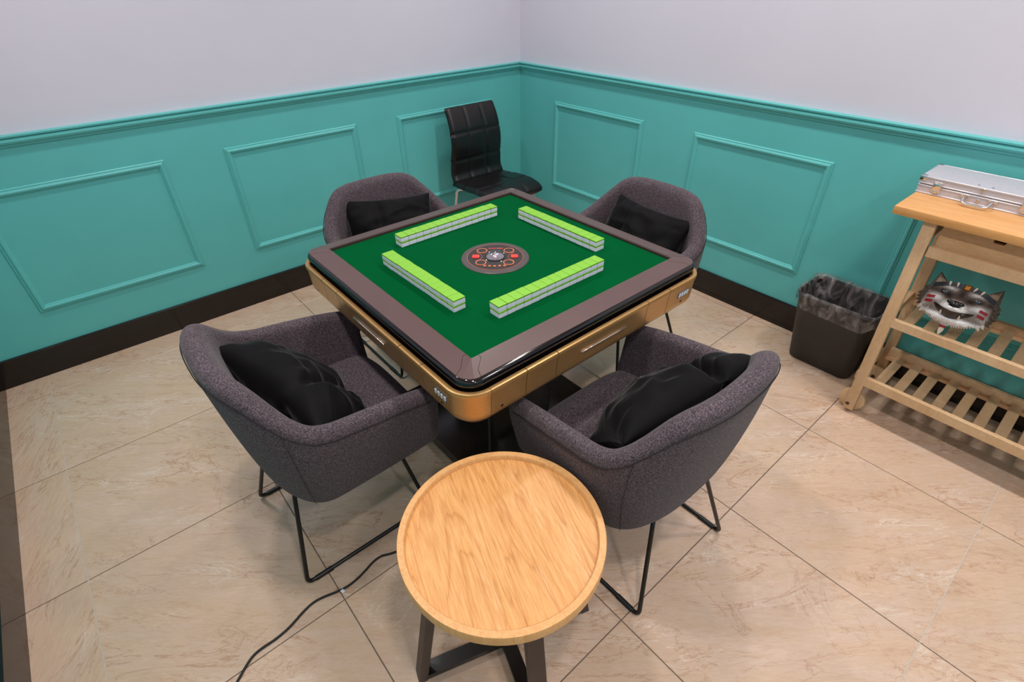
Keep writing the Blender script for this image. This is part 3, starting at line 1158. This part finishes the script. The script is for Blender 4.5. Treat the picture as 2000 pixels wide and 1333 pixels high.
for sg in (-1, 1):
    tube('leg', fillet([(sg * .14, .12, .412), (sg * .185, .17, .408), (sg * .205, .215, .011)], .04, 6), .011, CHROME, dc, 12)
    tube('leg', fillet([(sg * .14, -.12, .412), (sg * .185, -.17, .412), (sg * .205, -.245, .011)], .04, 6), .011, CHROME, dc, 12)
    tube('side_rail', [(sg * .14, -.13, .412), (sg * .14, .13, .412)], .010, CHROME, dc, 10)
box('seat_pan', (-.16, -.14, .414), (.16, .14, .424), BLACKPL, dc)

# ------------------------------------------------------------------ waste bin with liner
bn = empty('waste_bin', (-.562, 2.44, 0))
tag(bn, 'black plastic waste bin standing between the right wall and the trolley', 'bin')
def bin_ring(z, inset=0.0, wob=0.0, seed=0.0, seg=8):
    t = z / .385
    hx = lerp(.143, .168, t) - inset
    hy = lerp(.076, .120, t) - inset
    cy = lerp(.010, -.030, t)
    pts = []
    for (x, y) in rrect(hx, hy, max(.045 - inset, .01), seg, 0, cy):
        if wob:
            n = mnoise.noise(Vector((x * 22 + seed, y * 22, z * 14)))
            a = math.atan2(y - cy, x)
            x += math.cos(a) * wob * n; y += math.sin(a) * wob * n
        pts.append((x, y, z))
    return pts
rings = [bin_ring(z, i) for z, i in ((0.0, .012), (.004, .003), (.012, 0), (.2, 0), (.372, 0), (.376, -.006), (.383, -.007), (.386, -.003), (.386, .003), (.37, .006), (.2, .005), (.02, .006), (.012, .02))]
V, Fc = loft(rings, True, True)
mk('bin_body', V, Fc, BLACKPL, bn, True, 50)
ln = empty('bin_liner', (-.562, 2.44, .33))
tag(ln, 'clear crinkled plastic liner folded over the rim of the waste bin', 'bin liner')
def lring(z, inset, wob, seed, up=0.0):
    r = []
    for (x, y, zz) in bin_ring(z, inset, wob, seed, 12):
        r.append((x, y, zz - .33 + up * mnoise.noise(Vector((x * 15, y * 15, seed)))))
    return r
rings = [lring(.318, -.011, .010, 2, .05), lring(.335, -.012, .010, 3, .035), lring(.355, -.013, .008, 4, .01), lring(.375, -.014, .006, 5), lring(.392, -.011, .005, 6, .012), lring(.398, -.003, .004, 7, .014),
         lring(.392, .006, .006, 8, .012), lring(.36, .013, .014, 9), lring(.32, .018, .026, 10), lring(.27, .024, .036, 11), lring(.21, .030, .040, 12), lring(.15, .036, .040, 13), lring(.10, .044, .03, 14)]
V, Fc = loft(rings, True, False)
n = len(rings[0]); b = (len(rings) - 1) * n
Fc.append(list(range(b, b + n)))
mk('liner_film', V, Fc, BAG, ln, True)

# ------------------------------------------------------------------ wooden kitchen trolley
tr = empty('kitchen_trolley', (0, 0, 0))
tag(tr, 'birch kitchen trolley with slatted shelves and butcher-block top by the right wall', 'trolley')
TX0, TX1 = -.474, .540
box('worktop', (TX0, 2.146, .873), (TX1, 2.572, .902), BLOCK, tr, .003, 2)
LEGX = ((-.368, -.329), (.397, .436))
FY0, FY1 = 2.166, 2.188
BY0, BY1 = 2.462, 2.508
for (x0, x1) in LEGX:
    lo = .020 if x0 < 0 else 0.0
    for (ya, yb2) in ((2.166, 2.198), (BY0, BY1)):
        lg = box('leg', (x0, ya, lo), (x1, yb2, .873), BIRCH, tr, .003, 2)
        for v in lg.data.vertices:                  # legs lean slightly outwards towards the top
            v.co.x += (1 if x0 > 0 else -1) * (v.co.z - .55) * .028
for y, pg in ((2.2275, 2.163), (2.430, 2.512)):
    rings = []
    def wring(r_, yy):
        return [(-.341 + r_ * math.cos(2 * PI * k / 40), yy, .051 + r_ * math.sin(2 * PI * k / 40)) for k in range(40)]
    w0, w1 = (2.199, 2.219) if y < 2.3 else (2.441, 2.461)
    rings = [wring(.046, w0), wring(.051, w0 + .004), wring(.051, w1 - .004), wring(.046, w1)]
    V, Fc = loft(rings, True, True)
    wh = mk('wheel', V, Fc, BIRCH, tr, True, 40)
    p0, p1 = (2.1655, 2.221) if y < 2.3 else (2.436, 2.5085)
    V, Fc = tube_data([(-.342, p0, .048), (-.342, p1, .048)], .008, 14)
    mk('axle_peg', V, Fc, BROWNMETAL, wh, True, 40)
for (z0, z1) in ((.750, .789), (.450, .486), (.158, .200)):
    box('front_rail', (-.331, FY0 + .002, z0), (.397, FY1, z1), BIRCH, tr, .002, 1)
for (z0, z1) in ((.450, .486), (.158, .215), (.79, .868)):
    box('back_rail', (-.331, BY0 - .02, z0), (.397, BY0 + .002, z1), BIRCH, tr, .002, 1)
for (x0, x1) in ((-.368, -.346), (.410, .432)):
    for (z0, z1) in ((.448, .484), (.158, .196), (.79, .868)):
        box('side_rail', (x0, 2.198, z0), (x1, BY0, z1), BIRCH, tr, .002, 1)
slat = box_mesh('slat', (-.018, FY1, -.012), (.018, BY0 - .02, 0), .0015, 1)
slat.materials.append(BIRCH)
for z in (.472, .190):
    for q in range(11):
        o = bpy.data.objects.new('slat', slat)
        COL.objects.link(o)
        o.location = (-.287 + q * .0665 if z > .3 else -.278 + q * .0672, 0, z)
        o.parent = tr
    box('slat_bearer', (-.331, FY1 - .0, z - .026), (.397, FY1 + .014, z - .012), BIRCH, tr)
    box('slat_bearer', (-.331, BY0 - .034, z - .026), (.397, BY0 - .02, z - .012), BIRCH, tr)
for (x0, x1) in ((-.322, .020), (.024, .388)):
    d = empty('drawer', (0, 0, 0)); d.parent = tr
    cx = (x0 + x1) / 2 - .014
    y0, y1 = 2.197, 2.215
    # front with a trapezoid finger notch cut from its upper edge
    ol = [(x0, .778), (x1, .778), (x1, .869), (cx + .022, .869), (cx + .014, .846), (cx - .014, .846), (cx - .022, .869), (x0, .869)]
    nn = len(ol)
    V = [(x, y0, z) for x, z in ol] + [(x, y1, z) for x, z in ol]
    Fc = [[0, 1, 4, 5], [1, 2, 3, 4], [0, 5, 6, 7], [nn + 5, nn + 4, nn + 1, nn], [nn + 4, nn + 3, nn + 2, nn + 1], [nn + 7, nn + 6, nn + 5, nn]]
    Fc += [[i, (i + 1) % nn, nn + (i + 1) % nn, nn + i] for i in range(nn)]
    mk('drawer_front', V, Fc, ORANGEW, d)
    box('drawer_bottom', (x0, y1, .779), (x1, 2.43, .786), ORANGEW, d)
    for xx in (x0, x1 - .010):
        box('drawer_side', (xx, y1, .786), (xx + .010, 2.43, .860), ORANGEW, d)
    box('drawer_back', (x0 + .010, 2.42, .786), (x1 - .010, 2.43, .860), DRAWER_SHADE, d)  # painted dark to stand for the shaded hole behind the notch

# ------------------------------------------------------------------ aluminium flight case on the trolley
cs = empty('aluminium_case', (-.290, 2.445, .902))
tag(cs, 'silver aluminium carrying case with chrome latches on the trolley top', 'case')
HX, HY = .186, .096
box('case_base', (-HX, -HY, .001), (HX, HY, .031), ALU_PANEL, cs, .002, 1)
box('case_lid', (-HX, -HY, .0325), (HX, HY, .0600), ALU_PANEL, cs, .002, 1)
def frame_bar(nm, lo, hi):
    box(nm, lo, hi, ALU, cs, .0015, 1)
for z0, z1 in ((.0545, .0612), (.0335, .0385), (.0255, .0305), (.0, .006)):
    frame_bar('edge_profile', (-HX - .0015, -HY - .0018, z0), (HX + .0015, -HY + .004, z1))
    frame_bar('edge_profile', (-HX - .0015, HY - .004, z0), (HX + .0015, HY + .0018, z1))
    frame_bar('edge_profile', (-HX - .0018, -HY + .004, z0), (-HX + .004, HY - .004, z1))
    frame_bar('edge_profile', (HX - .004, -HY + .004, z0), (HX + .0018, HY - .004, z1))
for sx in (-1, 1):
    for sy in (-1, 1):
        x, y = sx * HX, sy * HY
        box('corner_guard', (min(x, x - sx * .016) - (.003 if sx < 0 else 0), min(y, y - sy * .016) - (.003 if sy < 0 else 0), .044),
            (max(x, x - sx * .016) + (.003 if sx > 0 else 0), max(y, y - sy * .016) + (.003 if sy > 0 else 0), .0628), CHROME, cs, .003, 2)
        lathe('rivet', [(0, .0), (.0025, 0), (.002, .0012), (0, .0015)], CHROME, cs, 10, (x - sx * .011, y - sy * .011, .0626))
for sx in (-1, 1):
    lt = box('latch', (sx * .128 - .014, -HY - .006, .012), (sx * .128 + .014, -HY - .001, .050), CHROME, cs, .0015, 1)
    box('latch_lever', (sx * .128 - .011, -HY - .0095, .024), (sx * .128 + .011, -HY - .005, .045), CHROME, lt, .002, 2)
    box('latch_tongue', (sx * .128 - .007, -HY - .0085, .010), (sx * .128 + .007, -HY - .004, .020), CHROME, lt, .002, 2)
    box('rear_hinge', (sx * .09 - .012, HY + .001, .022), (sx * .09 + .012, HY + .005, .040), CHROME, cs, .001, 1)
    lathe('stud', [(0, 0), (.004, 0), (.003, .003), (0, .0035)], CHROME, cs, 12, (sx * .02, -HY + .02, .0602))
hd = tube('handle', fillet([(-.040, -HY - .004, .024), (-.040, -HY - .022, .022), (-.034, -HY - .044, .010), (.034, -HY - .044, .010), (.040, -HY - .022, .022), (.040, -HY - .004, .024)], .012, 6), .0045, CHROME, cs, 12)
for sx in (-1, 1):
    box('handle_mount', (sx * .040 - .013, -HY - .006, .018), (sx * .040 + .013, -HY - .0015, .030), CHROME, hd, .0015, 1)
box('lock_clasp', (-.005, -HY - .006, .010), (.005, -HY - .0015, .022), CHROME, cs, .001, 1)
box('lid_clasp', (-.006, -HY - .005, .046), (.006, -HY - .0015, .060), CHROME, cs, .001, 1)

# ------------------------------------------------------------------ wolf mask on the middle shelf
def mask_fur():
    t = NT('wolf_mask_fur')
    t.set(rough=.45, spec=.35)
    at = t.n('ShaderNodeAttribute'); at.attribute_name = 'fur_tone'
    tc = t.n('ShaderNodeTexCoord')
    nz = t.noise(tc.outputs['Object'], 110, 5, .7, 1.0)
    n2 = t.n('ShaderNodeMath', operation='MULTIPLY_ADD'); t.l(nz, n2.inputs[0]); n2.inputs[1].default_value = .5; n2.inputs[2].default_value = -.25
    s2 = t.n('ShaderNodeMath', operation='ADD'); t.l(at.outputs['Fac'], s2.inputs[0]); t.l(n2.outputs[0], s2.inputs[1])
    c = t.ramp(s2.outputs[0], [(.0, srgb(34, 26, 24)), (.3, srgb(92, 78, 70)), (.58, srgb(158, 150, 146)), (.85, srgb(232, 230, 232))])
    t.color(c)
    t.bump(nz, .5, .004)
    return t.m
MFUR = mask_fur()
def gs(a, b):
    return math.exp(-(a * a + b * b))
def fur_tone(x, y):
    """painted fur pattern : white muzzle, cheeks, brows and chin, dark forehead and sides"""
    ax = abs(x)
    v = .34
    v += .75 * gs(x / .044, (y + .030) / .026)
    v += .55 * gs((ax - .070) / .026, (y + .004) / .013)
    v += .45 * gs((ax - .042) / .024, (y - .040) / .008)
    v += .60 * smooth01((-.046 - y) / .02)
    v += .35 * gs((ax - .100) / .02, (y + .034) / .02)
    v -= .35 * gs(x / .013, (y - .032) / .022)
    v -= .40 * gs((ax - .034) / .016, (y - .012) / .012)
    v -= .30 * gs((ax - .085) / .03, (y - .022) / .008)
    v -= .35 * smooth01((ax - .096) / .02) * smooth01((y + .05) / .02)
    v -= .25 * smooth01((y - .050) / .012)
    return max(0, min(1, v))
MWHITE = simple('mask_white_fur', srgb(222, 220, 222), .5, .08, 90)
MBROWN = simple('mask_brown_fur', srgb(84, 70, 62), .6, .25, 60)
MEAR = simple('mask_inner_ear', srgb(150, 132, 112), .6, .2, 60)
MBLACK = simple('mask_gloss_black', srgb(12, 11, 14), .12, .05)
MRED = simple('mask_red_paint', srgb(150, 18, 28), .4, .08)
MMOUTH = simple('mask_mouth_dark', srgb(26, 14, 14), .35, .1)
MNAVY = simple('mask_headband_navy', srgb(22, 32, 44), .45, .15, 50)
MGOLD = simple('mask_gold_buckle', srgb(176, 112, 38), .3, .25, 90, metal=.6)
MTOOTH = simple('mask_ivory', srgb(226, 214, 196), .35, .05)
MEYE = simple('mask_eye_grey', srgb(120, 136, 146), .2, .1)

mkb = empty('wolf_mask', (-.184, 2.232, .600))
mkb.rotation_euler = (math.radians(61), 0, 0)
mkb.scale = (.93, .95, .93)
tag(mkb, 'painted wolf face mask with red cheek stripes on the trolley middle shelf', 'mask')
U = .000195
def fz(x, y):
    """relief of the face, x right, y up, z out"""
    r2 = (x / .118) ** 2 + ((y + .005) / .092) ** 2
    z = .046 * math.sqrt(max(0.0, 1 - min(r2, 1.0)))
    z += .040 * math.exp(-((x / .036) ** 2 + ((y + .024) / .028) ** 2))          # muzzle
    z += .012 * math.exp(-(((abs(x) - .018) / .020) ** 2 + ((y + .036) / .014) ** 2))  # upper lip pads
    z += .009 * math.exp(-(((abs(x) - .050) / .024) ** 2 + ((y - .044) / .012) ** 2))  # brow
    z -= .009 * math.exp(-(((abs(x) - .052) / .015) ** 2 + ((y - .022) / .010) ** 2))  # eye socket
    z -= .012 * math.exp(-((x / .055) ** 2 + ((y + .054) / .010) ** 2))               # mouth line
    z += .014 * math.exp(-((x / .040) ** 2 + ((y + .072) / .012) ** 2))               # chin
    return z
def head_outline(a):
    """silhouette radius by angle, 0 = right"""
    s, c = math.sin(a), abs(math.cos(a))
    rx = .122
    ry = .066 if s > 0 else .084
    r = 1.0 / math.sqrt((math.cos(a) / rx) ** 2 + (s / ry) ** 2)
    r += .006 * math.sin(a * 26) * (0.25 + .75 * max(0, c - .2)) * (1 if s < .35 else 0)
    return r
NR, NA = 26, 104
V = [(0, 0, fz(0, 0))]; Fc = []
for i in range(1, NR + 1):
    for j in range(NA):
        a = 2 * PI * j / NA
        r = head_outline(a) * i / NR
        x, y = r * math.cos(a), r * math.sin(a)
        furr = .0016 * math.sin(a * 40 + 6 * math.sin(i * .5)) * (i / NR) ** 2
        V.append((x, y, fz(x, y) + furr))
for j in range(NA):
    Fc.append([0, 1 + j, 1 + (j + 1) % NA])
for i in range(NR - 1):
    for j in range(NA):
        a = 1 + i * NA + j; b = 1 + i * NA + (j + 1) % NA
        Fc.append([a, a + NA, b + NA, b])
b0 = 1 + (NR - 1) * NA
for j in range(NA):
    x, y, z = V[b0 + j]
    V.append((x * .9, y * .9, -.016))
for j in range(NA):
    k = (j + 1) % NA
    Fc.append([b0 + j, b0 + NA + j, b0 + NA + k, b0 + k])
Fc.append([b0 + NA + j for j in range(NA)][::-1])
head = mk('face', V, Fc, MFUR, mkb, True, 60)
fa = head.data.attributes.new('fur_tone', 'FLOAT', 'POINT')
for i_, v_ in enumerate(head.data.vertices):
    fa.data[i_].value = fur_tone(v_.co.x, v_.co.y)
def spike(name, base, tip, r, mat, parent, flat=1.0, n=8, bow=0.0):
    b = Vector(base); t_ = Vector(tip)
    ax = (t_ - b); L = ax.length; ax.normalize()
    s = ax.cross(Vector((0, 0, 1))); s.normalize() if s.length > 1e-4 else None
    u = s.cross(ax)
    rings = []
    for (f, k) in ((0, .8), (.25, 1.0), (.6, .72), (.85, .34), (1.0, .03)):
        c = b + ax * L * f + u * bow * math.sin(f * PI)
        rings.append([c + s * (r * k * math.cos(2 * PI * q / n)) + u * (r * k * flat * math.sin(2 * PI * q / n)) for q in range(n)])
    V, Fc = loft(rings, True, True)
    return mk(name, V, Fc, mat, parent, True, 60)
# ruff of cheek fur : tapered locks
rr = random.Random(5)
for sg in (-1, 1):
    for q in range(9):                                     # white locks under the jaw
        f = q / 8
        bx = sg * lerp(.018, .070, f); by = lerp(-.064, -.042, f)
        tx = sg * lerp(.022, .082, f); ty = lerp(-.092, -.070, f) - .004 * math.sin(f * PI)
        spike('white_ruff_lock', (bx, by, .026), (tx, ty, .004), .0075, MWHITE, mkb, .8)
    for q in range(8):                                     # brown locks at the sides
        f = q / 7
        an = lerp(-.62, .40, f)
        bx, by = sg * .098 * math.cos(an), .078 * math.sin(an)
        tx, ty = sg * (.126 + .008 * rr.random()) * math.cos(an - .10), .098 * math.sin(an - .14) - .004
        spike('side_fur_lock', (bx, by, .016), (tx, ty, -.006), .011, MBROWN if q > 1 else MWHITE, mkb, .7)
# ears
for sg in (-1, 1):
    V = [(sg * .052, .050, .012), (sg * .112, .036, -.004), (sg * .101, .092, -.010), (sg * .080, .045, .020), (sg * .083, .040, -.014)]
    e = mk('ear', V, [[0, 3, 2], [3, 1, 2], [1, 4, 2], [4, 0, 2], [0, 4, 1, 3]], MBROWN, mkb)
    V = [(sg * .062, .054, .0185), (sg * .098, .048, .0085), (sg * .099, .086, -.006), (sg * .079, .051, .0225), (sg * .082, .05, .010)]
    mk('inner_ear', V, [[0, 3, 2], [3, 1, 2], [1, 4, 2], [4, 0, 2], [0, 4, 1, 3]], MEAR, e)
# headband with claws and buckle
pts = []
for q in range(25):
    x = lerp(-.098, .098, q / 24)
    y = .058 - 2.2 * x * x
    pts.append((x, y, fz(x, y) + .003))
rings = []
for (x, y, z) in pts:
    rings.append([(x, y - .008, z - .004), (x, y - .008, z + .003), (x, y + .008, z + .003), (x, y + .008, z - .006)])
V, Fc = loft(rings, True, True)
hb = mk('headband', V, Fc, MNAVY, mkb, True, 40)
for x in (-.052, -.029, .030, .054):
    y = .058 - 2.2 * x * x
    spike('claw', (x, y + .010, fz(x, y) + .008), (x + (.004 if x < 0 else -.006), y - .008, fz(x, y) + .011), .0042, MTOOTH, hb)
yb_ = .057
V = []
zb_ = fz(0, yb_)
for (x, y, z) in ((-.011, -.011, .004), (.011, -.011, .004), (.013, .011, .004), (-.013, .011, .004), (-.007, -.007, .012), (.007, -.007, .012), (.008, .007, .012), (-.008, .007, .012)):
    V.append((x + .004, yb_ + y, zb_ + z))
mk('buckle', V, [[3, 2, 1, 0], [4, 5, 6, 7], [0, 1, 5, 4], [1, 2, 6, 5], [2, 3, 7, 6], [3, 0, 4, 7]], MGOLD, hb)
# eyes
def ellipsoid(name, c, r, mat, parent, n=14):
    rings = []
    for i in range(1, 8):
        p = -PI / 2 + PI * i / 8
        rings.append([(c[0] + r[0] * math.cos(p) * math.cos(2 * PI * k / n), c[1] + r[1] * math.cos(p) * math.sin(2 * PI * k / n), c[2] + r[2] * math.sin(p)) for k in range(n)])
    V, Fc = loft(rings, True, True)
    return mk(name, V, Fc, mat, parent, True)
for sg in (-1, 1):
    ex, ey = sg * .0523, .0224
    z = fz(ex, ey)
    rim = ellipsoid('eye_rim', (ex, ey, z + .001), (.0165, .0115, .004), MBLACK, mkb)
    ellipsoid('eyeball', (ex, ey + .001, z + .0035), (.0072, .0052, .004), MEYE, rim)
    ellipsoid('pupil', (ex, ey + .001, z + .0068), (.0026, .0026, .0016), MBLACK, rim)
# nose
zn = fz(0, -.014)
ns = ellipsoid('nose', (0, -.015, zn + .001), (.0190, .0135, .011), MBLACK, mkb, 20)
for sg in (-1, 1):
    ellipsoid('nostril', (sg * .015, -.010, zn + .004), (.0130, .0078, .008), MBLACK, ns)
# mouth, teeth
pts = []
for q in range(21):
    u = -1 + q / 10
    x = .064 * u
    y = -.0495 + .020 * u * u - .003 * math.cos(u * PI)
    pts.append((x, y))
rings = []
for q, (x, y) in enumerate(pts):
    u = -1 + q / 10
    h = .0120 * math.sqrt(max(.04, 1 - u * u))
    zt = fz(x, y + h); zb2 = fz(x, y - h)
    rings.append([(x, y - h, zb2 - .004), (x, y - h, zb2 + .0035), (x, y, (zt + zb2) / 2 + .0045), (x, y + h, zt + .0025), (x, y + h, zt - .006)])
V, Fc = loft(rings, True, True)
mo = mk('mouth', V, Fc, MMOUTH, mkb, True, 60)
rings = []
for q in range(11):
    u = -1 + q / 5
    x = .026 * u; y = -.0560 + .002 * u * u
    z = fz(x, y) + .0055
    rings.append([(x, y - .0025, z - .003), (x, y - .0025, z), (x, y + .0025, z + .001), (x, y + .0025, z - .003)])
V, Fc = loft(rings, True, True)
mk('tooth_row', V, Fc, MTOOTH, mo, True, 40)
for sg in (-1, 1):
    spike('fang', (sg * .029, -.058, fz(.029, -.058) + .005), (sg * .030, -.044, fz(.03, -.044) + .009), .0040, MTOOTH, mo)
# cheek stripes
for sg in (-1, 1):
    for (y0, w) in ((-.008, .0130), (-.0255, .0115)):
        cx = sg * .0845
        rings = []
        for q in range(7):
            x = cx + lerp(-w, w, q / 6)
            y = y0 - .002 * (q - 3) / 3 * sg
            ring = []
            for dy in (-.0052, .0052):
                ring.append((x, y + dy, fz(x, y + dy) - .002))
            for dy in (.0052, -.0052):
                ring.append((x, y + dy, fz(x, y + dy) + .0018))
            rings.append(ring)
        V, Fc = loft(rings, True, True)
        mk('cheek_stripe', V, Fc, MRED, mkb, False)
# beard with a red tie
for q in range(7):
    x = -.020 + q * .0067
    spike('beard_lock', (x, -.066, .024), (-.002 + x * .10, -.098, .004), .0085, MWHITE, mkb, .8)
bt = spike('beard_tip', (-.002, -.100, .005), (-.003, -.133, -.006), .0095, MTOOTH, mkb, .8, 10)
tube('beard_tie', [(-.002, -.093, .006), (-.002, -.0965, .0055), (-.002, -.101, .005)], .0105, MRED, mkb, 16)

# ------------------------------------------------------------------ power cord and the paper scrap on the floor
r = .0037
cord_pts = [(-.965, .715, .606), (-.962, .705, .45), (-.955, .690, .20), (-.950, .66, .03), (-.955, .62, .006), (-.975, .54, r), (-.998, .44, r)] + [(x, y, r) for x, y in [(-1.03, 0.331), (-1.046, 0.292), (-1.045, 0.261), (-1.036, 0.232), (-1.027, 0.198), (-1.023, 0.161), (-1.029, 0.125), (-1.04, 0.086), (-1.044, 0.055), (-1.037, 0.02), (-1.02, -0.028), (-1.013, -0.071), (-1.013, -0.114), (-1.009, -0.139), (-0.996, -0.162), (-0.969, -0.197)]] + [(-.93, -.25, r), (-.85, -.33, r), (-.70, -.40, r)]
V, Fc = tube_data(catmull(cord_pts, 7), r, 8)
cd = mk('power_cord', V, Fc, RUBBER, None, True, 60)
tag(cd, 'thin black power cord snaking over the marble from under the table', 'cord')
V = [(-.010, -.006, .0006), (-.002, -.009, .004), (.008, -.004, .001), (.010, .004, .005), (.001, .006, .002), (-.009, .005, .006), (0, -.001, .008)]
ps = mk('paper_scrap', V + [(v[0] * .96, v[1] * .96, max(.0, v[2] - .0012)) for v in V], [[0, 1, 6], [1, 2, 6], [2, 3, 6], [3, 4, 6], [4, 5, 6], [5, 0, 6], [8, 7, 13], [9, 8, 13], [10, 9, 13], [11, 10, 13], [12, 11, 13], [7, 12, 13],
      [0, 7, 8, 1], [1, 8, 9, 2], [2, 9, 10, 3], [3, 10, 11, 4], [4, 11, 12, 5], [5, 12, 7, 0]], PAPER)
ps.location = (-1.022, .142, 0)
tag(ps, 'tiny crumpled scrap of white paper on the floor next to the cord', 'paper')
